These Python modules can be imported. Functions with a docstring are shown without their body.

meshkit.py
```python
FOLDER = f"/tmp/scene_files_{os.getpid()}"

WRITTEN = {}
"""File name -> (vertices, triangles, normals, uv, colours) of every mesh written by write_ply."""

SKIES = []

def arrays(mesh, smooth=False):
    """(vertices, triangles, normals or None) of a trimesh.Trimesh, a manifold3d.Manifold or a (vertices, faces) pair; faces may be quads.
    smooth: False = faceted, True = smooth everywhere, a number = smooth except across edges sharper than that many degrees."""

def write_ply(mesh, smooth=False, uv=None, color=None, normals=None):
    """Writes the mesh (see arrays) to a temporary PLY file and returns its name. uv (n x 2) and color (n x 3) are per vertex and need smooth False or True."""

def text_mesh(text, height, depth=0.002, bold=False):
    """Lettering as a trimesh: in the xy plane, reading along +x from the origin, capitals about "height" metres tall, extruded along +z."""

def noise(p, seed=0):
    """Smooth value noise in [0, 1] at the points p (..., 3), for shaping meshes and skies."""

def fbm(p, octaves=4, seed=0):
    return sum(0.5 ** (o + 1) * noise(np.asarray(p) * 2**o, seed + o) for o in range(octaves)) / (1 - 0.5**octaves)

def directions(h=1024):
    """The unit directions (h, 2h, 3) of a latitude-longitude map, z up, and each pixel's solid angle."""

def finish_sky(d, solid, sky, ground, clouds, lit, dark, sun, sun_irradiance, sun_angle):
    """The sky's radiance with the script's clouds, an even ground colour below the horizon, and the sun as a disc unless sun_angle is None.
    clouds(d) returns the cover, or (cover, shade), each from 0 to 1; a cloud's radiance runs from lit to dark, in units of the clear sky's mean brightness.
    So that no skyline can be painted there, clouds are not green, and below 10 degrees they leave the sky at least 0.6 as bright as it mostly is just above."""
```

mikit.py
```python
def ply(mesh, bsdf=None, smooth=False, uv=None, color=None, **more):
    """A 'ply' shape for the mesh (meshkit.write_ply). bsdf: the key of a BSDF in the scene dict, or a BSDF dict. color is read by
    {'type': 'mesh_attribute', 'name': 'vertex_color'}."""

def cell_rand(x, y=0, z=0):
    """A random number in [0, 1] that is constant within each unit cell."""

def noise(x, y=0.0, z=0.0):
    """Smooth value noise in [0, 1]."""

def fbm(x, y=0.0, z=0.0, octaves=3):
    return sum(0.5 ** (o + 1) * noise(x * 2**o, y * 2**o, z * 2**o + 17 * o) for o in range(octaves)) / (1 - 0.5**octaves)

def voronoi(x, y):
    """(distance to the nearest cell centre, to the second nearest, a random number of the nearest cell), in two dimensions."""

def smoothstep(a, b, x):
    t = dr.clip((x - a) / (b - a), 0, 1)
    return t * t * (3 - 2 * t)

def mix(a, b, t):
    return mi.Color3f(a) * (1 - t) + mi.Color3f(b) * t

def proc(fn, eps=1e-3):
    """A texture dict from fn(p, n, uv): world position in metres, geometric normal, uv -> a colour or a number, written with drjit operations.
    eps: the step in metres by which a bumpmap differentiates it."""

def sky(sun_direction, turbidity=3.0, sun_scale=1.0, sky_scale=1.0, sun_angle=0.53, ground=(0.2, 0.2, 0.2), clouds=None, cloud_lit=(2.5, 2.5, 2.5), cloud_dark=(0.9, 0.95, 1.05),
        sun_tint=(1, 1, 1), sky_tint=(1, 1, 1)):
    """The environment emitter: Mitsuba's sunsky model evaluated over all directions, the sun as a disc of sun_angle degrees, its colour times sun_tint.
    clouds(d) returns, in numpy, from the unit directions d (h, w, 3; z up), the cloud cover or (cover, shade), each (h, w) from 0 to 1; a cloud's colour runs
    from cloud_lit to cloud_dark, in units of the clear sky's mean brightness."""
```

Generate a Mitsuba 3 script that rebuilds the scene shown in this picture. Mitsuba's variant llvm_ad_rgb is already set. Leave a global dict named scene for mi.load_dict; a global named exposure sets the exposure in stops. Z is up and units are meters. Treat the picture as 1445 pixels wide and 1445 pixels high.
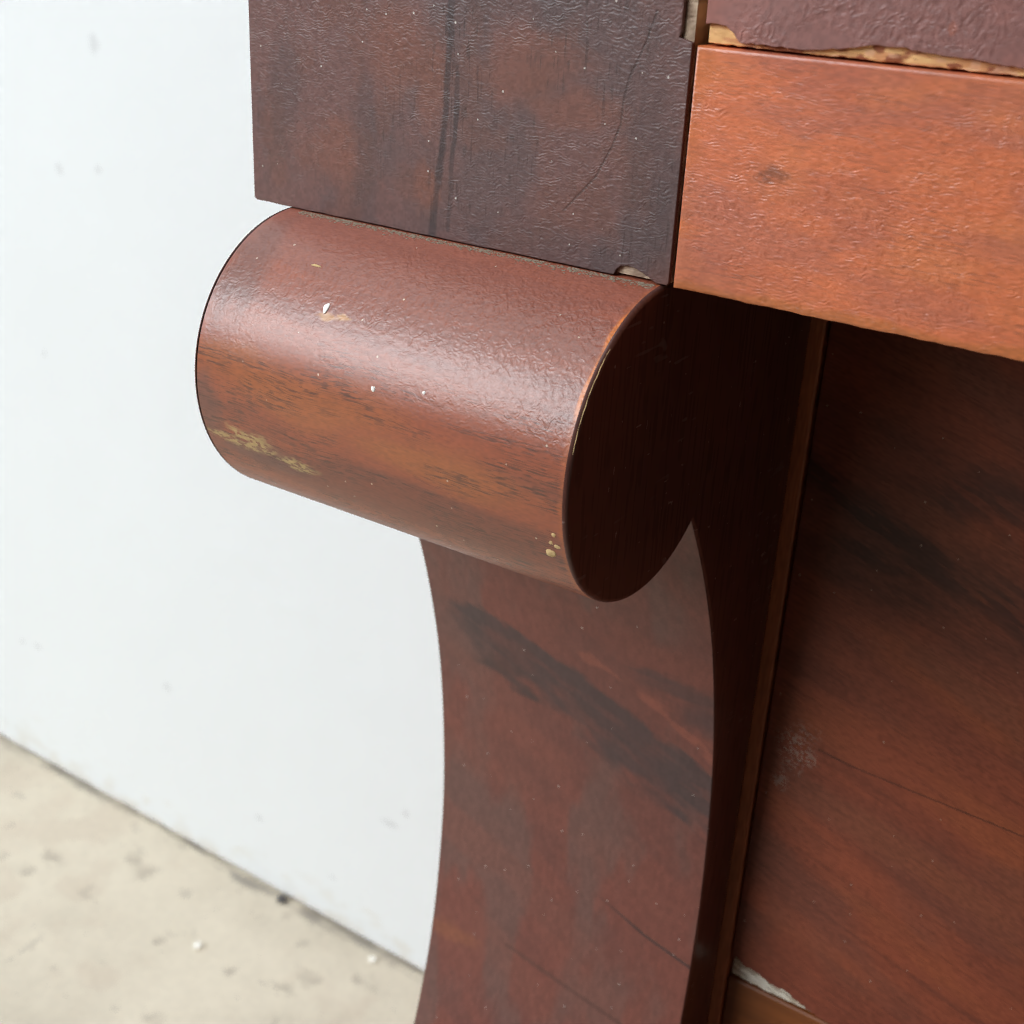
import math, random
import numpy as np
import trimesh
import drjit as dr
import mitsuba as mi
import mikit
from mikit import proc, noise, fbm, smoothstep, mix
from shapely.geometry import Polygon

T = mi.ScalarTransform4f
scene, labels = {}, {}
rng = random.Random(7)

# ------------------------------------------------------------------ camera, light, exposure
CAM = np.array([0.22257, -0.22545, 0.06488])
YAW, PITCH, ROLL = 0.574465, 0.429338, -0.0535172
fwd = np.array([-math.sin(YAW) * math.cos(PITCH), math.cos(YAW) * math.cos(PITCH), -math.sin(PITCH)])
rt = np.array([math.cos(YAW), math.sin(YAW), 0.0])
dn = np.cross(fwd, rt)
down = -math.sin(ROLL) * rt + math.cos(ROLL) * dn
scene['camera'] = {'type': 'thinlens', 'fov': 42.52, 'fov_axis': 'x', 'near_clip': 0.01, 'far_clip': 60.0,
                   'aperture_radius': 0.0009, 'focus_distance': 0.272,
                   'to_world': T().look_at(origin=CAM.tolist(), target=(CAM + fwd).tolist(), up=(-down).tolist())}
exposure = 0.14


def area_light(key, centre, target, w, h, rgb, label, category):
    scene[key] = {'type': 'rectangle',
                  'to_world': T().look_at(origin=list(centre), target=list(target), up=[0, 0.01, 1]) @ T().scale([w / 2, h / 2, 1]),
                  'bsdf': {'type': 'diffuse', 'reflectance': {'type': 'rgb', 'value': [0.8, 0.8, 0.8]}},
                  'emitter': {'type': 'area', 'radiance': {'type': 'rgb', 'value': list(rgb)}}}
    labels[key] = {'label': label, 'category': category}


area_light('window_light', (-2.35, -3.5, 2.15), (0.05, 0.0, 0.0), 3.4, 2.3, (8.6, 9.2, 9.6),
           'large bright daylight window high in front of the chest, outside the picture', 'window')
area_light('roof_light', (-0.75, -0.7, 1.9), (-0.75, -0.699, 0.0), 2.0, 2.0, (1.55, 1.62, 1.67),
           'broad pale roof light overhead, outside the picture', 'roof light')

# ------------------------------------------------------------------ helpers
XL, XR = 0.0102, 0.1090            # ends of the scroll roll
XC = 0.0148                        # left end of the concave shaft
CY, CZ, CR = 0.0030, -0.0344, 0.0342
FLOOR, WALL = -0.75, 0.452


def put(key, mesh, bsdf, smooth=False, **kw):
    base, n = key, 0
    while key in scene:
        n += 1
        key = f'{base}_{n:03d}'
    scene[key] = mikit.ply(mesh, bsdf, smooth=smooth, **kw)
    return key


def box(x0, x1, y0, y1, z0, z1, e=0.0):
    """A box, its edges chamfered by e."""
    if e <= 0:
        m = trimesh.creation.box((x1 - x0, y1 - y0, z1 - z0))
    else:
        pts = []
        hx, hy, hz = (x1 - x0) / 2, (y1 - y0) / 2, (z1 - z0) / 2
        for sx in (-1, 1):
            for sy in (-1, 1):
                for sz in (-1, 1):
                    pts += [(sx * (hx - e), sy * (hy - e), sz * hz), (sx * (hx - e), sy * hy, sz * (hz - e)), (sx * hx, sy * (hy - e), sz * (hz - e))]
        m = trimesh.convex.convex_hull(np.array(pts))
    m.apply_translation(((x0 + x1) / 2, (y0 + y1) / 2, (z0 + z1) / 2))
    return m


def ccw(p):
    p = np.asarray(p, float)
    a = np.sum(p[:, 0] * np.roll(p[:, 1], -1) - np.roll(p[:, 0], -1) * p[:, 1])
    return p if a > 0 else p[::-1]


def inset(p, d):
    """Mitred inset of a ccw outline, one point for each point."""
    t0 = p - np.roll(p, 1, 0)
    t1 = np.roll(p, -1, 0) - p
    t0 /= np.linalg.norm(t0, axis=1, keepdims=True)
    t1 /= np.linalg.norm(t1, axis=1, keepdims=True)
    n0 = np.stack([-t0[:, 1], t0[:, 0]], 1)
    n1 = np.stack([-t1[:, 1], t1[:, 0]], 1)
    m = n0 + n1
    m /= np.maximum(np.linalg.norm(m, axis=1, keepdims=True), 1e-6)
    k = 1 / np.maximum((m * n0).sum(1, keepdims=True), 0.5)
    return p + m * k * d


def fill(p):
    v, f = trimesh.creation.triangulate_polygon(Polygon(p), engine='earcut')
    return np.asarray(v), np.asarray(f)


def skin(rings, caps):
    """Rings of equal point count joined by quads; caps: (2-D outline, function to 3-D)."""
    n = len(rings[0])
    v = np.vstack(rings)
    f = []
    for k in range(len(rings) - 1):
        for i in range(n):
            a, b, c, d = k * n + i, k * n + (i + 1) % n, (k + 1) * n + (i + 1) % n, (k + 1) * n + i
            f += [(a, b, c), (a, c, d)]
    parts = [trimesh.Trimesh(v, f, process=False)]
    for p, to3 in caps:
        cv, cf = fill(p)
        parts.append(trimesh.Trimesh(to3(cv), cf, process=False))
    m = trimesh.util.concatenate(parts)
    m.merge_vertices(digits_vertex=7)
    trimesh.repair.fix_normals(m)
    return m


def plate(p, y0, t, e):
    """An outline in x and z as a sheet facing -y: front at y0, thickness t, front edge rounded by e."""
    p = ccw(p)
    at = lambda q, y: np.stack([q[:, 0], np.full(len(q), y), q[:, 1]], 1)
    q = inset(p, e)
    mid = inset(p, 0.3 * e)
    return skin([at(q, y0), at(mid, y0 + 0.3 * e), at(p, y0 + e), at(p, y0 + t)], [(q, lambda c: at(c, y0))])


def end_cap(p, x, sign, e):
    """An outline in y and z as the end of a bar, rounded by e towards x."""
    p = ccw(p)
    rings = []
    for k in range(6):
        a = k / 5 * math.pi / 2
        q = inset(p, e * (1 - math.cos(a)) if k else 0.0)
        rings.append(np.stack([np.full(len(q), x - sign * e + sign * e * math.sin(a)), q[:, 0], q[:, 1]], 1))
    return skin(rings, [(q, lambda c: np.stack([np.full(len(c), x), c[:, 0], c[:, 1]], 1))])


def strip(profile, x0, x1, v0=0.0, nx=24):
    """A profile in y and z drawn out along x, with uv = (x, length along the profile)."""
    p = np.asarray(profile, float)
    s = v0 + np.r_[0, np.cumsum(np.linalg.norm(np.diff(p, axis=0), axis=1))]
    xs = np.linspace(x0, x1, nx + 1)
    v = np.array([(x, y, z) for x in xs for y, z in p])
    uv = np.array([(x, q) for x in xs for q in s])
    n = len(p)
    f = []
    for i in range(nx):
        for j in range(n - 1):
            a, b, c, d = i * n + j, (i + 1) * n + j, (i + 1) * n + j + 1, i * n + j + 1
            f += [(a, c, b), (a, d, c)]
    return trimesh.Trimesh(v, f, process=False), uv


def bs(key, colour, rough=0.35, spec=0.5, bump=None, height=1.0, eps=1e-4, coat=0.0, coat_gloss=0.8):
    col = proc(colour) if callable(colour) else {'type': 'rgb', 'value': list(colour)}
    r = proc(rough) if callable(rough) else float(rough)
    b = {'type': 'principled', 'base_color': col, 'roughness': r, 'specular': float(spec)}
    if coat:
        b |= {'clearcoat': float(coat), 'clearcoat_gloss': float(coat_gloss)}
    if bump is not None:
        b = {'type': 'bumpmap', 'tex': proc(bump, eps), 'scale': float(height), 'bsdf': b}
    scene[key] = {'type': 'twosided', 'bsdf': b}
    return key


# ------------------------------------------------------------------ texture pieces (drjit)
def spots(a, b, list_, warp=0.35, soft=0.35):
    """1 inside the blots (a0, b0, radius a, radius b), with ragged edges."""
    out = mi.Float(0)
    for a0, b0, ra, rb in list_:
        w = (fbm(a / ra * 1.1 + a0 * 977, b / rb * 1.1 + b0 * 577) - 0.5) * 2 * warp
        d = dr.sqrt(dr.square((a - a0) / ra) + dr.square((b - b0) / rb)) + w
        out = dr.maximum(out, 1 - smoothstep(1 - soft, 1 + soft, d))
    return out


def path(a, b, pts):
    """Distance to a broken line."""
    out = mi.Float(9)
    for (x0, y0), (x1, y1) in zip(pts[:-1], pts[1:]):
        dx, dy = x1 - x0, y1 - y0
        t = dr.clip(((a - x0) * dx + (b - y0) * dy) / (dx * dx + dy * dy), 0, 1)
        out = dr.minimum(out, dr.sqrt(dr.square(a - x0 - t * dx) + dr.square(b - y0 - t * dy)))
    return out


def line_side(a, b, pts):
    """Height of b above the broken line b(a)."""
    out = mi.Float(pts[0][1])
    for (x0, y0), (x1, y1) in zip(pts[:-1], pts[1:]):
        out = dr.select(a > x0, y0 + (a - x0) * (y1 - y0) / (x1 - x0), out)
    return b - out


def specks(a, b, cell, share, r, seed=0):
    """Small dots, one at most in each cell."""
    i, j = dr.floor(a / cell), dr.floor(b / cell)
    h = mikit.cell_rand(i, j, seed)
    x = (i + 0.25 + 0.5 * mikit.cell_rand(i, j, seed + 1)) * cell
    y = (j + 0.25 + 0.5 * mikit.cell_rand(i, j, seed + 2)) * cell
    rr = r * (0.5 + mikit.cell_rand(i, j, seed + 3))
    d = dr.sqrt(dr.square(a - x) + dr.square(b - y))
    return dr.select(h < share, 1 - smoothstep(0.6 * rr, rr, d), 0.0)


def pebble(u, v, d, seed=0.0):
    """Fine even crazing without a direction."""
    a = noise(u / d + seed, v / d)
    b = noise(u / (1.7 * d) + 4.0, v / (1.3 * d) + seed) - 0.5
    c = noise((0.8 * u + 0.6 * v) / (0.8 * d) + 2.2 * b, (0.8 * v - 0.6 * u) / (0.8 * d) + seed + 2.2 * b)
    return 0.5 * a + 0.7 * (1 - dr.abs(2 * c - 1))


def wrinkle(u, v, du, dv, seed=0.0):
    """Crazed, puckered varnish: short wavy ridges, du long and dv apart (metres)."""
    low = fbm(u / (9 * du) + seed, v / (11 * dv), 1.0, 2) - 0.5
    a = noise(u / (0.9 * du) + seed, v / (1.6 * dv) + 3.1) - 0.5
    b = noise(u / (0.40 * du) + 5.7, v / (0.9 * dv) + seed) - 0.5
    ph = v / dv + 1.9 * a + 1.0 * b + 5.0 * low + 0.15 * u / du
    wave = 0.5 + 0.5 * dr.sin(2 * math.pi * ph)
    amp = 0.25 + 0.75 * noise(u / (0.8 * du) + 8.3, v / (1.7 * dv) + seed)
    return (wave * amp) * 0.62 + 0.55 * pebble(0.55 * u + 0.1 * v, v, 0.80 * dv, seed + 2.0)


# ------------------------------------------------------------------ materials
STREAK_A = [(0.0566, 0.06), (0.0556, 0.0398), (0.0551, 0.0274), (0.0540, 0.0158), (0.0527, 0.0037), (0.0522, -0.002)]
STREAK_B = [(0.0580, 0.0340), (0.0577, 0.0206), (0.0570, 0.0118), (0.0565, 0.0020)]
CRACK = [(0.1022, 0.0494), (0.1002, 0.0432), (0.0975, 0.0373), (0.0967, 0.0334), (0.0965, 0.0288), (0.0949, 0.0243), (0.0918, 0.0182), (0.0850, 0.0107)]


def post_colour(p, n, uv):
    x, z = p.x, p.z
    a = fbm(x * 70 + 3, z * 45, 1.0, 4)
    b = fbm(x * 130, z * 90 + 9, 2.0, 4)
    c = mix((0.148, 0.070, 0.063), (0.114, 0.064, 0.062), smoothstep(0.42, 0.62, a))
    c = mix(c, (0.150, 0.055, 0.036), smoothstep(0.50, 0.72, b) * 0.35)
    red = spots(x, z, [(0.043, 0.037, 0.007, 0.008), (0.0515, 0.033, 0.0045, 0.009), (0.077, 0.036, 0.011, 0.006), (0.086, 0.031, 0.009, 0.004), (0.0505, 0.009, 0.003, 0.006), (0.0245, 0.014, 0.010, 0.007)], 0.6, 0.55)
    c = mix(c, (0.190, 0.068, 0.045), red * 0.6)
    dark = spots(x, z, [(0.0345, 0.019, 0.004, 0.010), (0.0337, 0.006, 0.004, 0.009), (0.010, 0.025, 0.004, 0.012), (0.069, 0.0025, 0.028, 0.0045), (0.104, 0.02, 0.005, 0.02), (0.07, 0.05, 0.012, 0.006)], 0.6, 0.6)
    c = mix(c, (0.052, 0.042, 0.046), dark * 0.34)
    w = (noise(x * 900, z * 220) - 0.5) * 0.0008
    c = mix(c, (0.035, 0.020, 0.018), smoothstep(0.72, 0.92, noise(x * 2600, z * 260)) * smoothstep(0.4, 0.65, a) * 0.45)
    s = dr.maximum(1 - smoothstep(0.0004, 0.0013, path(x, z, STREAK_A) + w), (1 - smoothstep(0.0003, 0.0009, path(x, z, STREAK_B) + w)) * 0.8)
    c = mix(c, (0.022, 0.019, 0.022), s * (0.40 + 0.4 * noise(z * 160, x * 300)))
    c = mix(c, (0.020, 0.012, 0.010), (1 - smoothstep(0.0001, 0.00035, path(x, z, CRACK))) * 0.4)
    c = mix(c, (0.55, 0.50, 0.45), specks(x, z, 0.006, 0.22, 0.00022, 40) * 0.8)
    return c * (0.86 + 0.28 * noise(x * 1500, z * 1500))


def post_bump(p, n, uv):
    x, z = p.x, p.z
    k = 0.70 + 0.30 * smoothstep(0.30, 0.62, fbm(x * 45, z * 60 + 5, 3.0, 2))
    smooth_red = spots(x, z, [(0.080, 0.034, 0.013, 0.007)], 0.4, 0.5)
    h = (wrinkle(x, z, 0.0018, 0.00095)) * k * (1 - 0.6 * smooth_red)
    return h - 0.4 * (1 - smoothstep(0.0, 0.0004, path(x, z, CRACK)))


def rail_colour(p, n, uv):
    x, z = p.x, p.z
    zz = z + 0.004 * fbm(x * 22, 1.3, 0, 2)
    a = fbm(x * 34, zz * 85, 0.0, 4)
    c = mix((0.640, 0.172, 0.074), (0.540, 0.146, 0.072), smoothstep(0.36, 0.68, a))
    c = mix(c, (0.650, 0.200, 0.082), smoothstep(0.46, 0.72, fbm(x * 38 + 7, z * 75 + 3, 0.0, 4)) * 0.7)
    fl = noise(x * 330, zz * 3200)
    c = mix(c, (0.230, 0.078, 0.050), smoothstep(0.62, 0.95, fl) * smoothstep(0.35, 0.7, noise(x * 90, z * 160)) * 0.35)
    c = mix(c, (0.055, 0.035, 0.030), spots(x, z, [(0.1277, 0.0240, 0.0026, 0.0012), (0.1262, 0.0230, 0.0016, 0.0008)], 1.2, 0.9) * 0.5)
    c = mix(c, (0.560, 0.150, 0.042), (1 - smoothstep(0.1110, 0.1165, x + 0.008 * (fbm(x * 120, z * 200) - 0.5))) * 0.6)
    c = mix(c, (0.420, 0.138, 0.096), smoothstep(0.44, 0.68, fbm(x * 45 + 31, zz * 150, 7.0, 4)) * 0.45)
    edge = 1 - smoothstep(0.0006, 0.0022, z + 0.0012 * (noise(x * 300, 2.0) - 0.5))
    c = mix(c, (0.480, 0.150, 0.045), edge * 0.7)
    return c * (0.88 + 0.24 * noise(x * 900, z * 2600))


def rail_bump(p, n, uv):
    x, z = p.x, p.z
    k = 0.55 + 0.45 * smoothstep(0.32, 0.60, fbm(x * 70 + 4, z * 60, 3.0, 2))
    k = k * (1 - 0.7 * smoothstep(0.036, 0.043, z))
    return (wrinkle(x, z + 0.1 * x, 0.0024, 0.00092, 4.0)) * k


def drawer_colour(p, n, uv):
    x, z = p.x, p.z
    a = fbm(x * 60, z * 60, 5.0, 4)
    c = mix((0.320, 0.122, 0.100), (0.255, 0.110, 0.097), smoothstep(0.38, 0.62, a))
    c = mix(c, (0.330, 0.120, 0.090), spots(x, z, [(0.1555, 0.0508, 0.0007, 0.0010)], 0.3, 0.4) * 0.9)
    return c * (0.86 + 0.28 * noise(x * 1300, z * 1300))


def drawer_bump(p, n, uv):
    return pebble(p.x, p.z, 0.0011, 8.0) * smoothstep(0.2, 0.6, noise(p.x * 90, p.z * 90))


def roll_colour(p, n, uv):
    u, v = uv.x, uv.y
    vv = v + 0.0035 * fbm(u * 25, 4.0, 0, 2) - 0.02 * u
    a = fbm(u * 14, vv * 150, 2.0, 4)
    c = mix((0.285, 0.064, 0.024), (0.200, 0.048, 0.023), smoothstep(0.40, 0.66, a))
    c = mix(c, (0.330, 0.092, 0.022), spots(u, vv, [(0.040, 0.0500, 0.025, 0.006), (0.075, 0.0560, 0.020, 0.004), (0.02, 0.047, 0.012, 0.003)], 0.6, 0.6) * 0.75)
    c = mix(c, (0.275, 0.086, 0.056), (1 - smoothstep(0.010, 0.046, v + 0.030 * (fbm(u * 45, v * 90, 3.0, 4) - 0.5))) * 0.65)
    c = mix(c, (0.130, 0.052, 0.040), spots(u, v, [(0.0135, 0.060, 0.0035, 0.009), (0.0165, 0.026, 0.005, 0.014), (0.028, 0.068, 0.012, 0.004)], 0.6, 0.6) * 0.6)
    fl = noise(u * 330, vv * 4200)
    f2 = noise(u * 620 + 9, vv * 6500)
    dens = smoothstep(0.35, 0.62, fbm(u * 60, v * 300, 1.0, 2)) * smoothstep(0.034, 0.044, v)
    c = mix(c, (0.055, 0.020, 0.013), smoothstep(0.60, 0.88, fl) * dens * 0.70)
    c = mix(c, (0.060, 0.022, 0.014), smoothstep(0.55, 0.85, f2) * (0.25 + 0.75 * dens) * smoothstep(0.034, 0.044, v) * 0.55)
    # worn and stained places
    g = smoothstep(0.30, 0.62, fbm(u * 900, v * 2200, 0.0, 2))
    sc = spots(u, v, [(0.0240, 0.0655, 0.0075, 0.0026), (0.0165, 0.0655, 0.004, 0.0013), (0.0385, 0.0677, 0.0044, 0.0017)], 0.7, 0.5)
    c = mix(c, (0.430, 0.280, 0.105), sc * (0.15 + 0.85 * g) * smoothstep(0.12, 0.34, noise(u * 260, v * 700)) * 0.9)
    c = mix(c, (0.520, 0.260, 0.090), spots(u, v, [(0.0440, 0.0322, 0.0022, 0.0008), (0.0478, 0.0315, 0.0018, 0.0006)], 0.6, 0.5) * 0.75)
    c = mix(c, (0.700, 0.190, 0.020), spots(u, v, [(0.1080, 0.0215, 0.0010, 0.0060), (0.1078, 0.034, 0.0006, 0.006)], 0.6, 0.35) * 0.85)
    c = mix(c, (0.450, 0.110, 0.020), smoothstep(0.1062, 0.1078, u + 0.0012 * (noise(v * 700, 3.0) - 0.5)) * 0.35)
    c = mix(c, (0.60, 0.48, 0.36), specks(u, v, 0.007, 0.25, 0.00022, 44) * 0.8)
    return c * (0.88 + 0.24 * noise(u * 1100, v * 2600))


def roll_bump(p, n, uv):
    u, v = uv.x, uv.y
    k = 1 - 0.93 * smoothstep(0.018, 0.050, v + 0.016 * (fbm(u * 45, v * 60) - 0.5) - 0.16 * dr.maximum(u - 0.075, 0) - 0.25 * dr.maximum(0.024 - u, 0))
    return pebble(u, v, 0.00095, 2.0) * k + 0.02 * noise(u * 240, v * 3600)


STOP = [(0.010, -0.1195), (0.0261, -0.1205), (0.0435, -0.1234), (0.0624, -0.1300), (0.0807, -0.1378), (0.0965, -0.1448), (0.1090, -0.1512)]
SBOT = [(0.010, -0.1290), (0.0266, -0.1350), (0.0417, -0.1416), (0.0591, -0.1474), (0.0760, -0.1598), (0.0928, -0.1663), (0.1090, -0.1720)]


def shaft_colour(p, n, uv):
    x, z = p.x, p.z
    zd = z + 0.42 * x                                   # figure runs down to the right
    a = fbm(x * 40, zd * 90, 4.0, 4)
    c = mix((0.165, 0.050, 0.036), (0.142, 0.046, 0.035), smoothstep(0.36, 0.66, a))
    c = mix(c, (0.128, 0.064, 0.053), smoothstep(0.42, 0.62, fbm(x * 70 + 3, z * 24, 6.0, 4)) * 0.75)
    c = mix(c, (0.180, 0.060, 0.042), smoothstep(0.45, 0.72, fbm(x * 25 + 8, zd * 60 + 2, 6.0, 3)) * 0.4)
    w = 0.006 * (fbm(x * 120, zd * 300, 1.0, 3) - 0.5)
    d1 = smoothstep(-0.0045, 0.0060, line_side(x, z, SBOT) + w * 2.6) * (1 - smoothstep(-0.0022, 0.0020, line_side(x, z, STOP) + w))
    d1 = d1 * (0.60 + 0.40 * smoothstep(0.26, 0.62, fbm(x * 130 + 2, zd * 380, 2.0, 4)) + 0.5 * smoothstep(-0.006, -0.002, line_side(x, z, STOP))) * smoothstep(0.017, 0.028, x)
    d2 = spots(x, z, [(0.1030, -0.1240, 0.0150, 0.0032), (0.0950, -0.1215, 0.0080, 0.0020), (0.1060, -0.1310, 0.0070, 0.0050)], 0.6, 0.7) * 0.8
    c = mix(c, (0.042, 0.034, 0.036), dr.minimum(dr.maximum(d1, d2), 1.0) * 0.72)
    red = 1 - smoothstep(0.0004, 0.0024, path(x, z, [(0.0700, -0.1240), (0.0855, -0.1292), (0.0964, -0.1360), (0.1090, -0.1428)]) + 1.2 * w)
    c = mix(c, (0.250, 0.072, 0.046), red * 0.6)
    c = mix(c, (0.036, 0.028, 0.028), spots(x, z, [(0.0472, -0.1460, 0.0050, 0.0024), (0.040, -0.1405, 0.008, 0.003)], 0.7, 0.6) * 0.6)
    gr = 1 - smoothstep(0.0001, 0.0009, path(x, z, [(0.0743, -0.2109), (0.0926, -0.2176), (0.1090, -0.2212)]))
    c = mix(c, (0.050, 0.028, 0.026), gr * smoothstep(0.070, 0.092, x) * 0.9)
    c = mix(c, (0.250, 0.082, 0.034), spots(x, z, [(0.0210, -0.2520, 0.0100, 0.0030)], 0.5, 0.6) * 0.45)
    c = mix(c, (0.085, 0.036, 0.028), (1 - smoothstep(0.0002, 0.0014, path(x, z, [(0.0450, -0.2462), (0.0622, -0.2490), (0.0900, -0.2530)]))) * 0.6)
    c = mix(c, (0.45, 0.38, 0.34), specks(x, z, 0.009, 0.22, 0.00026, 48) * 0.8)
    return c * (0.90 + 0.20 * noise(x * 900, z * 420)) * (0.92 + 0.16 * noise(x * 2400, z * 2400))


def shaft_bump(p, n, uv):
    return noise(p.x * 900, p.z * 420) * 0.5 + fbm(p.x * 2500, p.z * 2500, 0.0, 2)


PD1 = [(0.100, -0.0555), (0.1149, -0.0615), (0.1255, -0.0666), (0.1416, -0.0727), (0.1535, -0.0790), (0.1721, -0.0850), (0.20, -0.095)]


def panel_colour(p, n, uv):
    x, z = p.x, p.z
    zd = z + 0.30 * x
    a = fbm(x * 25, zd * 130, 3.0, 4)
    c = mix((0.235, 0.058, 0.029), (0.190, 0.049, 0.027), smoothstep(0.36, 0.66, a))
    c = mix(c, (0.290, 0.078, 0.030), smoothstep(0.48, 0.72, fbm(x * 20 + 5, zd * 75 + 8, 3.0, 3)) * 0.4)
    c = mix(c, (0.120, 0.050, 0.036), smoothstep(0.48, 0.70, fbm(x * 30 + 15, zd * 65 + 1, 9.0, 3)) * 0.35)
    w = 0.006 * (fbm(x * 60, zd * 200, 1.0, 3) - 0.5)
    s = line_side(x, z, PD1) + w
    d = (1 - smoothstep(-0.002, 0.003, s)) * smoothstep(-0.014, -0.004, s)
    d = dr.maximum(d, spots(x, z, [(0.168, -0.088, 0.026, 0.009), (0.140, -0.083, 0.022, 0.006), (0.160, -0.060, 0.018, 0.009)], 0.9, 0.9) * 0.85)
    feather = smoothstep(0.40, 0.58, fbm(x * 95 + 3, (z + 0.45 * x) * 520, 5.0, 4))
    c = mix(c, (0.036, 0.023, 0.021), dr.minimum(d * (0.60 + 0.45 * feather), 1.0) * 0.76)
    c = mix(c, (0.075, 0.024, 0.016), smoothstep(0.62, 0.85, noise(x * 60, zd * 2600)) * 0.22)
    c = mix(c, (0.080, 0.028, 0.020), (1 - smoothstep(0.0002, 0.0012, path(x, z, [(0.118, -0.192), (0.140, -0.200), (0.165, -0.207), (0.2, -0.216)]) + 0.0008 * (noise(x * 200, 3.0) - 0.4))) * 0.35)
    c = mix(c, (0.230, 0.085, 0.055), (1 - smoothstep(0.00005, 0.0003, path(x, z, [(0.1217, -0.1050), (0.1421, -0.1079), (0.1613, -0.1098), (0.1788, -0.1117), (0.2, -0.114)]) + 0.0003 * noise(x * 900, 1.0))) * 0.5)
    c = mix(c, (0.030, 0.014, 0.012), (1 - smoothstep(0.0001, 0.0004, path(x, z, [(0.1290, -0.1458), (0.1386, -0.1470), (0.1588, -0.1476), (0.1779, -0.1480), (0.2, -0.149)]))) * 0.6)
    sc = spots(x, z, [(0.1195, -0.1605, 0.0024, 0.0028), (0.1225, -0.1480, 0.0050, 0.0060)], 0.7, 0.6) * smoothstep(0.45, 0.7, noise(x * 1500, zd * 1900))
    c = mix(c, (0.330, 0.260, 0.220), sc * 0.45)
    c = mix(c, (0.45, 0.32, 0.25), specks(x, z, 0.010, 0.25, 0.00026, 52) * 0.7)
    return c * (0.84 + 0.32 * noise(x * 800, zd * 2200))


def panel_bump(p, n, uv):
    return fbm(p.x * 700, (p.z + 0.3 * p.x) * 1500, 0.0, 2)


def end_colour(p, n, uv):
    y, z = p.y, p.z
    c = mix((0.095, 0.038, 0.030), (0.130, 0.052, 0.040), fbm(y * 90, z * 50, 2.0, 3))
    c = mix(c, (0.070, 0.029, 0.024), smoothstep(0.55, 0.8, noise(y * 1500, z * 130)) * 0.6)
    sc = smoothstep(0.80, 0.95, noise(y * 260 + 0.5 * z * 260, z * 900)) * smoothstep(0.52, 0.70, fbm(y * 60, z * 60, 1.0, 2))
    c = mix(c, (0.16, 0.13, 0.13), sc * 0.5)
    return mix(c, (0.30, 0.24, 0.22), smoothstep(0.965, 0.985, noise(y * 650, z * 650 + 7)) * 0.6)


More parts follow.
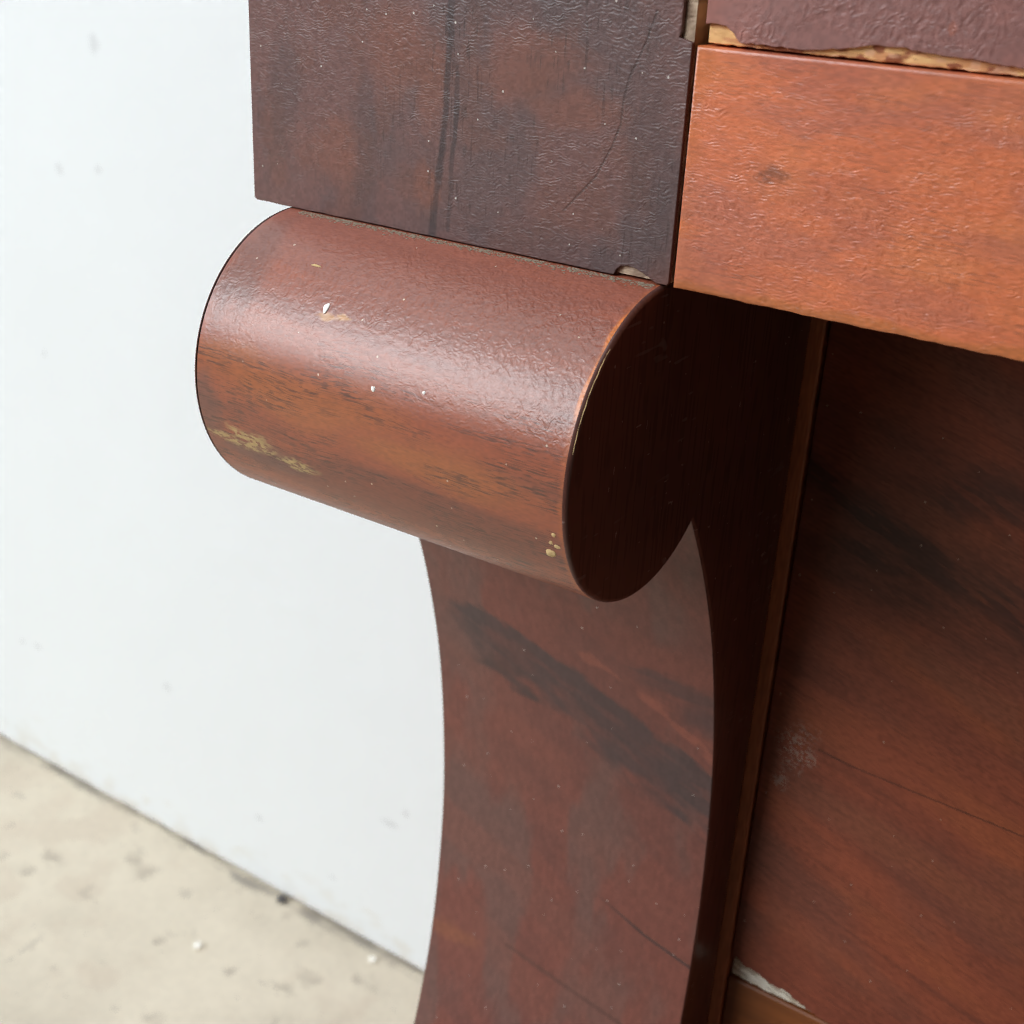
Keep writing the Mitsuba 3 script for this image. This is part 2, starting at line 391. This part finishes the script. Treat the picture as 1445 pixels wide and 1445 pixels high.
def trim_colour(p, n, uv):
    x, z = p.x, p.z
    c = mix((0.500, 0.165, 0.065), (0.370, 0.120, 0.052), fbm(x * 700, z * 30, 1.0, 3))
    return c * (0.85 + 0.3 * noise(x * 2500, z * 300))


def bare_colour(p, n, uv):
    x, z = p.x, p.z
    a = fbm(x * 180, z * 900, 2.0, 3)
    c = mix((0.860, 0.500, 0.215), (0.660, 0.300, 0.130), smoothstep(0.42, 0.66, a))
    red = smoothstep(0.52, 0.68, fbm(x * 320 + 4, z * 620, 3.0, 3) + 0.22 * (1 - smoothstep(0.1300, 0.1400, x)))
    c = mix(c, (0.340, 0.105, 0.045), red * smoothstep(0.1185, 0.1200, x))
    return mix(c, (0.780, 0.430, 0.270), smoothstep(0.55, 0.7, noise(x * 500 + 9, z * 700)) * smoothstep(0.1185, 0.1200, x) * 0.6)


def grey_wood(p, n, uv):
    x, z = p.x, p.z
    return mix((0.520, 0.380, 0.270), (0.300, 0.200, 0.140), smoothstep(0.35, 0.65, fbm(x * 400, z * 300, 2.0, 3)))


def rough_grain(p, n, uv):
    return fbm(p.x * 500, p.z * 1200, p.y * 500, 3)


WSPOT = [(-0.605, -0.040, .0050, .0065), (-0.657, -0.138, .0040, .004), (-0.611, -0.133, .003, .003), (-0.574, -0.584, .004, .004), (-0.757, -0.610, .004, .003), (-0.781, -0.613, .003, .003), (-0.318, -0.613, .007, .003), (-0.301, -0.596, .003, .003), (-0.465, -0.677, .004, .003), (-0.70, -0.30, .002, .003), (-0.38, -0.70, .003, .002)]


def wall_colour(p, n, uv):
    x, z = p.x, p.z
    c = mix((0.720, 0.742, 0.752), (0.695, 0.716, 0.728), fbm(x * 5, z * 4, 1.0, 4))
    c = mix(c, (0.42, 0.42, 0.43), spots(x, z, WSPOT, 0.5, 0.7) * 0.35)
    low = (1 - smoothstep(0.0, 0.05, z - FLOOR + 0.05 * (fbm(x * 30, z * 60) - 0.45))) * smoothstep(0.50, 0.68, fbm(x * 60 + 3, z * 120, 2.0, 3))
    return mix(c, (0.62, 0.58, 0.50), low * 0.5)


def wall_bump(p, n, uv):
    x, z = p.x, p.z
    ring = dr.sqrt(dr.square((x + 0.452) / 0.045) + dr.square((z + 0.436 + 0.25 * (x + 0.452)) / 0.014)) + 0.5 * (fbm(x * 60, z * 90) - 0.5)
    return fbm(x * 9, z * 14, 2.0, 3) * 0.8 + 0.10 * fbm(x * 160, z * 160, 0.0, 2) + 0.40 * dr.exp(-dr.square((ring - 0.9) * 3.5))


FDARK = [(-0.563, 0.402, .009, .013), (-0.578, 0.405, .010, .006), (-0.660, 0.334, .022, .006), (-0.640, 0.360, .010, .005), (-0.322, 0.413, .013, .007), (-0.347, 0.390, .012, .005), (-0.409, 0.357, .005, .005), (-0.482, 0.346, .004, .004), (-0.467, 0.366, .007, .009), (-0.418, 0.284, .009, .007), (-0.36, 0.37, .008, .004)]
FJOINT = [(-0.713, 0.449, .030, .004), (-0.742, 0.450, .014, .003), (-0.399, 0.446, .020, .006), (-0.472, 0.446, .018, .005), (-0.345, 0.449, .022, .004), (-0.55, 0.450, .02, .002)]


def floor_colour(p, n, uv):
    x, y = p.x, p.y
    a = fbm(x * 7, y * 9, 1.0, 5)
    c = mix((0.640, 0.570, 0.455), (0.545, 0.482, 0.382), smoothstep(0.34, 0.68, a))
    c = mix(c, (0.500, 0.400, 0.310), smoothstep(0.52, 0.72, fbm(x * 22 + 4, y * 26, 3.0, 4)) * 0.3)
    c = mix(c, (0.250, 0.205, 0.160), spots(x, y, FDARK, 1.3, 0.9) * 0.45 * smoothstep(0.25, 0.6, noise(x * 60, y * 60)))
    c = mix(c, (0.120, 0.110, 0.105), spots(x, y, FJOINT, 1.2, 0.9) * 0.6)
    c = mix(c, (0.260, 0.220, 0.180), smoothstep(0.72, 0.82, fbm(x * 55 + 20, y * 55, 5.0, 3)) * 0.25)
    c = mix(c, (0.300, 0.260, 0.215), (1 - smoothstep(0.0, 0.012, WALL - y - 0.010 * (fbm(x * 70, 2.0, 0.0, 3) - 0.35))) * smoothstep(0.40, 0.60, fbm(x * 45 + 8, y * 300, 1.0, 3)) * 0.7)
    c = mix(c, (0.22, 0.19, 0.16), specks(x, y, 0.022, 0.25, 0.0012, 60) * 0.25)
    return c * (0.97 + 0.06 * noise(x * 240, y * 240))


def floor_bump(p, n, uv):
    return fbm(p.x * 45, p.y * 45, 0.0, 4)


bs('post_varnish', post_colour, 0.42, 0.5, post_bump, 0.000105)
bs('rail_varnish', rail_colour, 0.33, 0.55, rail_bump, 0.00012)
bs('drawer_varnish', drawer_colour, 0.45, 0.5, drawer_bump, 0.00014)
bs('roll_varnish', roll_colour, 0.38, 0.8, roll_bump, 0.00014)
bs('shaft_varnish', shaft_colour, 0.45, 0.4, shaft_bump, 0.000012)
bs('panel_varnish', panel_colour, 0.48, 0.25, panel_bump, 0.00002)
bs('end_polish', end_colour, 0.30, 0.45)
bs('divider_varnish', lambda p, n, uv: mix((0.230, 0.066, 0.014), (0.150, 0.043, 0.010), fbm(p.x * 40, p.z * 500, 1.0, 3)), 0.45, 0.4)
bs('trim_wood', trim_colour, 0.5, 0.4)
bs('bare_wood', bare_colour, 0.7, 0.3, rough_grain, 0.0006)
bs('grey_bare_wood', grey_wood, 0.7, 0.3, rough_grain, 0.0006)
bs('pale_splinter', lambda p, n, uv: mix((0.760, 0.690, 0.580), (0.420, 0.330, 0.240), smoothstep(0.35, 0.65, fbm(p.x * 250, p.z * 1400 + 350 * p.x, 2.0, 3))), 0.45, 0.5, rough_grain, 0.0016)
bs('case_wood', (0.060, 0.030, 0.020), 0.6, 0.4)
bs('paint_drop', (0.85, 0.82, 0.76), 0.4, 0.5)
bs('chip_and_glint', (0.60, 0.42, 0.20), 0.7, 0.3)
bs('dust_grey', (0.25, 0.20, 0.15), 0.95, 0.1)
bs('wall_paint', wall_colour, 0.6, 0.3, wall_bump, 0.0012, 1e-3)
bs('floor_concrete', floor_colour, 0.55, 0.4, floor_bump, 0.0012, 1e-3)
bs('plaster_crumb', (0.86, 0.85, 0.80), 0.9, 0.2)
bs('dark_crumb', (0.09, 0.085, 0.085), 0.9, 0.2)

# ------------------------------------------------------------------ the setting
scene['floor'] = mikit.ply(trimesh.Trimesh([(-7, -9, FLOOR), (7, -9, FLOOR), (7, 1, FLOOR), (-7, 1, FLOOR)], [(0, 1, 2), (0, 2, 3)], process=False), 'floor_concrete')
labels['floor'] = {'label': 'beige stained concrete floor below the white wall', 'category': 'floor', 'kind': 'structure'}
scene['wall'] = mikit.ply(box(-5, 5, WALL, WALL + 0.12, FLOOR + 0.0035, 2.1), 'wall_paint')
labels['wall'] = {'label': 'white painted wall with small grey smudges behind the wooden chest', 'category': 'wall'}

# ------------------------------------------------------------------ the chest of drawers
CH = 'chest_of_drawers'
labels[CH] = {'label': 'worn reddish mahogany chest with a scrolled corner column below its overhanging top', 'category': 'chest of drawers'}
WIDE = 1.05


def jag(pts, step, amp, seed):
    """The broken line with small steps of chance added across it."""
    r = random.Random(seed)
    out = []
    for (x0, y0), (x1, y1) in zip(pts[:-1], pts[1:]):
        n = max(1, int(math.hypot(x1 - x0, y1 - y0) / step))
        for i in range(n):
            t = i / n
            j = amp * (r.random() - 0.5) if i else 0
            out.append((x0 + t * (x1 - x0) + 0.3 * j, y0 + t * (y1 - y0) + j))
    return out + [pts[-1]]


TOPZ = 0.205


def corner_post(dx, worn):
    key = f'{CH}__corner_post' + ('' if worn else '_001')
    if worn:
        chip = jag([(0.0976, 0.0), (0.0981, 0.0012), (0.0990, 0.0020), (0.1005, 0.0023), (0.1020, 0.0021), (0.1040, 0.0015), (0.1066, 0.0002), (0.1070, 0.0)], 0.0006, 0.00025, 3)
        side = jag([(0.1098, 0.0446), (0.1085, 0.0449), (0.1070, 0.0453), (0.1074, 0.0464), (0.1074, 0.0560), (0.1077, 0.0800), (0.1074, TOPZ)], 0.0012, 0.00025, 4)
        outline = jag([(0.0, 0.0006), (0.0007, 0.0), (0.0975, 0.0)], 0.004, 0.00016, 15) + chip[1:] + [(0.1094, 0.0), (0.1098, 0.0005)] + side + jag([(0.0, TOPZ), (0.0, 0.0008)], 0.004, 0.0002, 14)
    else:
        outline = [(0.0, 0.0), (0.1098, 0.0), (0.1098, TOPZ), (0.0, TOPZ)]
    scene[key + '__veneer'] = mikit.ply(plate(np.array(outline) + [dx, 0], 0.0, 0.0010, 0.00022), 'post_varnish', smooth=40)
    put(key + '__core', box(dx + 0.0004, dx + 0.1096, 0.0011, 0.05, 0.0003, TOPZ - 0.001), 'grey_bare_wood')
    return key


k = corner_post(0.0, True)
labels[k] = {'label': 'dark purplish brown crazed corner post with a chipped lower edge'}
corner_post(WIDE - 0.1098, False)

# rail below the top drawer
x0, x1 = 0.1106, WIDE - 0.1106
bottom = jag([(x0, -0.0003), (0.20, -0.0004), (0.40, -0.0003), (x1, -0.0003)], 0.0022, 0.00022, 5)
outline = bottom + [(x1, 0.0442), (x0, 0.0442)]
k = put(f'{CH}__drawer_rail', plate(outline, 0.0, 0.022, 0.0008), 'rail_varnish', smooth=40)
labels[k] = {'label': 'orange brown rail beside the dark corner post'}

# top drawer: veneer with a broken lower edge over pale wood
edge = jag([(0.1117, 0.0479), (0.1126, 0.0481), (0.1157, 0.0479), (0.1172, 0.0469), (0.1186, 0.0454)], 0.0007, 0.0002, 6)
edge += jag([(0.1189, 0.0453), (0.1239, 0.0454), (0.1305, 0.0452), (0.1349, 0.0457), (0.1386, 0.0463), (0.1427, 0.0471), (0.1476, 0.0472), (0.1524, 0.0467), (0.1559, 0.0465), (0.1605, 0.0464), (0.1640, 0.0461), (0.1680, 0.0458), (0.1800, 0.0452)], 0.0009, 0.00028, 8)
outline = edge + [(x1 - 0.001, 0.0452), (x1 - 0.001, TOPZ - 0.004), (0.1108, TOPZ - 0.004)]
d = f'{CH}__top_drawer'
scene[d + '__veneer'] = mikit.ply(plate(outline, 0.0006, 0.0011, 0.0002), 'drawer_varnish', smooth=40)
labels[d] = {'label': 'mauve brown drawer front with splintered lower edge'}
core = np.array(jag([(0.1119, 0.0447), (0.1300, 0.04455), (0.18, 0.0446), (x1 - 0.0012, 0.0446)], 0.0012, 0.0002, 9) + [(x1 - 0.0012, TOPZ - 0.004), (0.1114, TOPZ - 0.004)])
k = put(d + '__bare_wood', plate(core, 0.0018, 0.012, 0.0004), 'bare_wood', smooth=40)
labels[k] = {'label': 'pale broken wood along the lower edge of the drawer'}
put(d + '__box', box(0.125, x1 - 0.014, 0.014, 0.38, 0.048, TOPZ - 0.012), 'case_wood')


# scroll column
def column_profile():
    a0, a1 = math.pi / 2, math.radians(312)
    roll = [(CY + CR * math.cos(t), CZ + CR * math.sin(t)) for t in np.linspace(a0, a1, 97)]
    cv = np.array([roll[-1], (.0348, -.0751), (.0408, -.0872), (.0479, -.1046), (.0532, -.1222), (.0574, -.1402), (.0602, -.1584), (.0621, -.1795), (.0629, -.2008)])
    from scipy.interpolate import PchipInterpolator, CubicSpline
    cs = CubicSpline(-cv[:, 1], cv[:, 0], bc_type=('natural', (1, 0.0)))
    zz = np.linspace(-cv[0, 1], -cv[-1, 1], 60)
    top = [(float(cs(q)), -q) for q in zz]
    mid = top[-1][1]
    low = [(y, 2 * mid - z) for y, z in top[:-1]][::-1]
    rolls = [(y, 2 * mid - z) for y, z in roll][::-1]
    return roll, top + low, rolls, mid


ROLL_P, SHAFT_P, FOOT_P, MID = column_profile()
E_ = 0.0011


def scroll_column(dx, key, left_in):
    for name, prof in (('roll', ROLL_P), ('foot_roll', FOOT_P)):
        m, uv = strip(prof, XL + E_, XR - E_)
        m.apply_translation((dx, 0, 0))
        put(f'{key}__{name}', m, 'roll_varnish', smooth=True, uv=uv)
    m, uv = strip(SHAFT_P, XC + 0.0004, XR - 0.0004)
    m.apply_translation((dx, 0, 0))
    put(f'{key}__shaft', m, 'shaft_varnish', smooth=True, uv=uv)
    back = 0.0832
    outline = ROLL_P + SHAFT_P[1:-1] + FOOT_P + [(back, FOOT_P[-1][1]), (back, ROLL_P[0][1])]
    c = end_cap(outline, XR, 1, E_)
    c.apply_translation((dx, 0, 0))
    put(f'{key}__end_board', c, 'end_polish', smooth=35)
    # left ends: the two discs and, set back, the shaft
    for cz in (CZ, 2 * MID - CZ):
        disc = [(CY + CR * math.cos(t), cz + CR * math.sin(t)) for t in np.linspace(0, 2 * math.pi, 120, endpoint=False)]
        c = end_cap(disc, XL, -1, 0.0007)
        c.apply_translation((dx, 0, 0))
        put(f'{key}__end_disc', c, 'end_polish', smooth=35)
    side = SHAFT_P + [(back, SHAFT_P[-1][1]), (back, SHAFT_P[0][1])]
    c = end_cap(side, XC, -1, 0.0004)
    c.apply_translation((dx, 0, 0))
    put(f'{key}__side_board', c, 'end_polish', smooth=35)


scroll_column(0.0, f'{CH}__scroll_column', True)
labels[f'{CH}__scroll_column'] = {'label': 'scroll-topped column with glossy orange brown roll and dark end'}
scroll_column(WIDE - 0.1192, f'{CH}__scroll_column_001', True)


def on_roll(u, v, out=0.0):
    t = math.pi / 2 + v / CR
    return np.array([u, CY + (CR + out) * math.cos(t), CZ + (CR + out) * math.sin(t)]), t


def lump(c, r, seed, squash=(1, 1, 1), t=None):
    m = trimesh.creation.icosphere(subdivisions=2 if r > 0.0005 else 1, radius=1.0)
    g = np.random.default_rng(seed)
    v = np.array(m.vertices)
    dirs = g.normal(size=(5, 3))
    v *= (1 + 0.22 * np.sin(v @ dirs.T * 2.2).mean(1) * 2)[:, None]
    v *= np.array(squash) * r
    if t is not None:                                   # squash acts along the roll's normal
        n = np.array([0, math.cos(t), math.sin(t)])
        q = np.array([0, -math.sin(t), math.cos(t)])
        v = v[:, :1] * [1, 0, 0] + v[:, 1:2] * q + v[:, 2:] * n
    return trimesh.Trimesh(v + c, m.faces, process=False)


# drops of white paint and bruises down to pale wood on the roll
for i, (u, v, r, s) in enumerate([(0.0429, 0.0304, 0.00085, (0.8, 1.3, 0.35)), (0.0610, 0.0439, 0.00055, (1, 1, 0.4)), (0.0733, 0.0419, 0.00038, (1, 1, 0.4))]):
    c, t = on_roll(u, v)
    put(f'{CH}__scroll_column__paint_drop', lump(c, r, 30 + i, s, t), 'paint_drop', smooth=True)
for i, (u, v, r, s) in enumerate([(0.1057, 0.0632, 0.0005, (1, 1, 0.3)), (0.1049, 0.0655, 0.00045, (1, 1, 0.3)), (0.1062, 0.0660, 0.0006, (1.2, 0.8, 0.3)), (0.1041, 0.0688, 0.0011, (0.9, 1, 0.22)), (0.1050, 0.0684, 0.0007, (1, 0.9, 0.3)), (0.0345, 0.0213, 0.0009, (1.6, 0.3, 0.25))]):
    c, t = on_roll(u, v)
    put(f'{CH}__scroll_column__wood_chip', lump(c, r, 50 + i, s, t), 'chip_and_glint', smooth=False)

# glint on the right-hand rim of the roll, modelled as a pale bead
pts = []
for v in np.linspace(0.0240, 0.0455, 60):
    t = math.pi / 2 + v / CR
    j = 0.00005 * math.sin(v * 900) + 0.00004 * math.sin(v * 2100 + 1)
    ro = CR - 0.00030
    pts.append((XR - 0.00036 + j, CY + ro * math.cos(t), CZ + ro * math.sin(t)))
pts = np.array(pts)
rad = np.array([0.00011 * (0.75 + 0.25 * math.sin(i * 0.9) * math.sin(i * 0.37)) * min(1, i / 4, (59 - i) / 4) + 0.00002 for i in range(60)])
a = np.arange(6) * math.pi / 3
ring = [np.stack([p[0] + r * np.cos(a), p[1] + 0 * a, p[2] + r * np.sin(a)], 1) for p, r in zip(pts, rad)]
q = [(i * 6 + j, i * 6 + (j + 1) % 6, (i + 1) * 6 + (j + 1) % 6, (i + 1) * 6 + j) for i in range(59) for j in range(6)]
put(f'{CH}__scroll_column__rim_glint', (np.vstack(ring), np.array(q)), 'chip_and_glint', smooth=True)

# dust caught in the joint between post and roll
grains = []
g = random.Random(12)
for i in range(1300):
    u = XL + 0.005 + (XR - XL - 0.007) * g.random()
    v = CY + 0.0035 * abs(g.gauss(0, 0.30)) + 0.0002
    r = 0.00008 + 0.00024 * g.random() ** 2
    c, t = on_roll(u, v)
    m = trimesh.creation.icosahedron()
    m.apply_scale(r)
    m.apply_transform(trimesh.transformations.random_rotation_matrix(np.array([g.random(), g.random(), g.random()])))
    m.apply_scale((1.6, 1, 0.6))
    m.apply_translation(c)
    grains.append(m)
k = put(f'{CH}__scroll_column__dust', trimesh.util.concatenate(grains), 'dust_grey')
labels[k] = {'label': 'grey dust in the joint above the roll', 'kind': 'stuff'}

# underside of the overhang and the case
put(f'{CH}__overhang_board', box(0.004, WIDE - 0.004, 0.0225, 0.10, 0.0012, 0.016), 'case_wood')
put(f'{CH}__top_slab', box(-0.02, WIDE + 0.02, -0.02, WALL - 0.01, TOPZ, TOPZ + 0.028, 0.003), 'post_varnish')
put(f'{CH}__side_panel', box(0.0008, 0.018, 0.05, WALL - 0.016, 0.0165, TOPZ - 0.0005), 'panel_varnish')
put(f'{CH}__side_panel', box(WIDE - 0.018, WIDE - 0.0008, 0.05, WALL - 0.016, 0.0165, TOPZ - 0.0005), 'panel_varnish')
put(f'{CH}__side_panel', box(0.016, 0.034, 0.0836, WALL - 0.016, -0.66, 0.001), 'panel_varnish')
put(f'{CH}__side_panel', box(WIDE - 0.034, WIDE - 0.016, 0.0836, WALL - 0.016, -0.66, 0.001), 'panel_varnish')
put(f'{CH}__back_panel', box(0.02, WIDE - 0.02, WALL - 0.0155, WALL - 0.006, -0.66, TOPZ - 0.001), 'case_wood')

# recessed front: trim strip, drawers, divider
k = put(f'{CH}__trim_strip', box(0.1040, 0.1124, 0.0836, 0.11, -0.4085, 0.001, 0.0004), 'trim_wood')
labels[k] = {'label': 'narrow orange trim strip between the column and the recessed drawer'}
put(f'{CH}__trim_strip', box(WIDE - 0.1124, WIDE - 0.1040, 0.0836, 0.11, -0.4085, 0.001, 0.0004), 'trim_wood')
xa, xb = 0.1131, WIDE - 0.1131
low = jag([(0.1131, -0.2306), (0.1146, -0.2302), (0.1175, -0.2320), (0.1230, -0.2326), (0.1260, -0.2340), (0.1320, -0.2343), (0.1365, -0.2360), (0.1430, -0.2381)], 0.0007, 0.0007, 21)
outline = low + [(xb, -0.2380), (xb, -0.001), (0.1136, -0.001)]
d = f'{CH}__recessed_drawer'
scene[d + '__veneer'] = mikit.ply(plate(outline, 0.0842, 0.0012, 0.0003), 'panel_varnish', smooth=40)
labels[d] = {'label': 'dark red brown drawer front recessed behind the column'}
core = jag([(0.1133, -0.2385), (0.128, -0.2392), (0.142, -0.2386), (xb - 0.0003, -0.2384)], 0.002, 0.0004, 22) + [(xb - 0.0003, -0.0012), (0.1138, -0.0012)]
k = put(d + '__bare_wood', plate(core, 0.0856, 0.02, 0.0006), 'pale_splinter', smooth=40)
labels[k] = {'label': 'pale chipped corner of the recessed drawer'}
put(f'{CH}__divider_rail', box(0.1129, WIDE - 0.1129, 0.0846, 0.11, -0.2680, -0.2393, 0.0006), 'divider_varnish')
put(f'{CH}__recessed_drawer_001', box(xa, xb, 0.0845, 0.106, -0.4070, -0.2695, 0.0006), 'panel_varnish')
# base
put(f'{CH}__plinth', box(-0.004, WIDE + 0.004, -0.036, WALL - 0.02, -0.665, -0.4105, 0.002), 'panel_varnish')
for fx in (0.07, WIDE - 0.07):
    for fy in (0.03, WALL - 0.09):
        prof = [(0.0, FLOOR), (0.024, FLOOR), (0.036, FLOOR + 0.012), (0.042, FLOOR + 0.035), (0.036, FLOOR + 0.060), (0.026, FLOOR + 0.074), (0.030, FLOOR + 0.0845), (0.0, FLOOR + 0.0845)]
        m = trimesh.creation.revolve(np.array(prof), sections=32)
        m.apply_translation((fx, fy, 0.0003))
        put(f'{CH}__foot', m, 'rail_varnish', smooth=40)

# ------------------------------------------------------------------ crumbs on the floor
CR_ = [((-0.450, 0.360), 0.0036, 'plaster_crumb', 'white plaster crumb lying out on the beige floor, left of the other'),
       ((-0.322, 0.436), 0.0032, 'plaster_crumb', 'white plaster crumb on the floor close to the wall and chest'),
       ((-0.434, 0.445), 0.0045, 'dark_crumb', 'small black crumb in the joint of floor and white wall')]
for i, ((x, y), r, mat, lab) in enumerate(CR_):
    k = put('crumb', lump((x, y, FLOOR + r * 0.55), r, 70 + i, (1.1, 0.9, 0.75)), mat, smooth=False)
    labels[k] = {'label': lab, 'category': 'crumb', 'group': 'crumbs on the floor'}

# ------------------------------------------------------------------ unseen cupboard added opposite to darken the side-facing surfaces
CB = 'added_cupboard'
bs('added_cupboard_wood', lambda p, n, uv: mix((0.060, 0.036, 0.024), (0.090, 0.052, 0.034), fbm(p.x * 60, p.y * 60, p.z * 5, 3)), 0.5, 0.4)
put(CB + '__case', box(-0.12, 1.18, -1.15, -0.722, FLOOR + 0.08, 1.05, 0.004), 'added_cupboard_wood')
put(CB + '__plinth', box(-0.09, 1.15, -1.12, -0.76, FLOOR, FLOOR + 0.079), 'added_cupboard_wood')
put(CB + '__cornice', box(-0.15, 1.21, -1.17, -0.69, 1.0505, 1.095, 0.008), 'added_cupboard_wood')
for a, b, hx in ((-0.105, 0.525, 0.48), (0.535, 1.165, 0.58)):
    k = put(CB + '__door', box(a, b, -0.721, -0.700, FLOOR + 0.10, 1.03, 0.003), 'added_cupboard_wood')
    put(k + '__panel', box(a + 0.09, b - 0.09, -0.6995, -0.692, FLOOR + 0.20, 0.93, 0.005), 'added_cupboard_wood')
    m = trimesh.creation.icosphere(subdivisions=3, radius=0.015)
    m.apply_translation((hx, -0.686, 0.1))
    put(k + '__knob', m, 'trim_wood', smooth=True)
labels[CB] = {'label': 'tall dark brown cupboard with two doors added unseen opposite the chest to shade it', 'category': 'cupboard'}
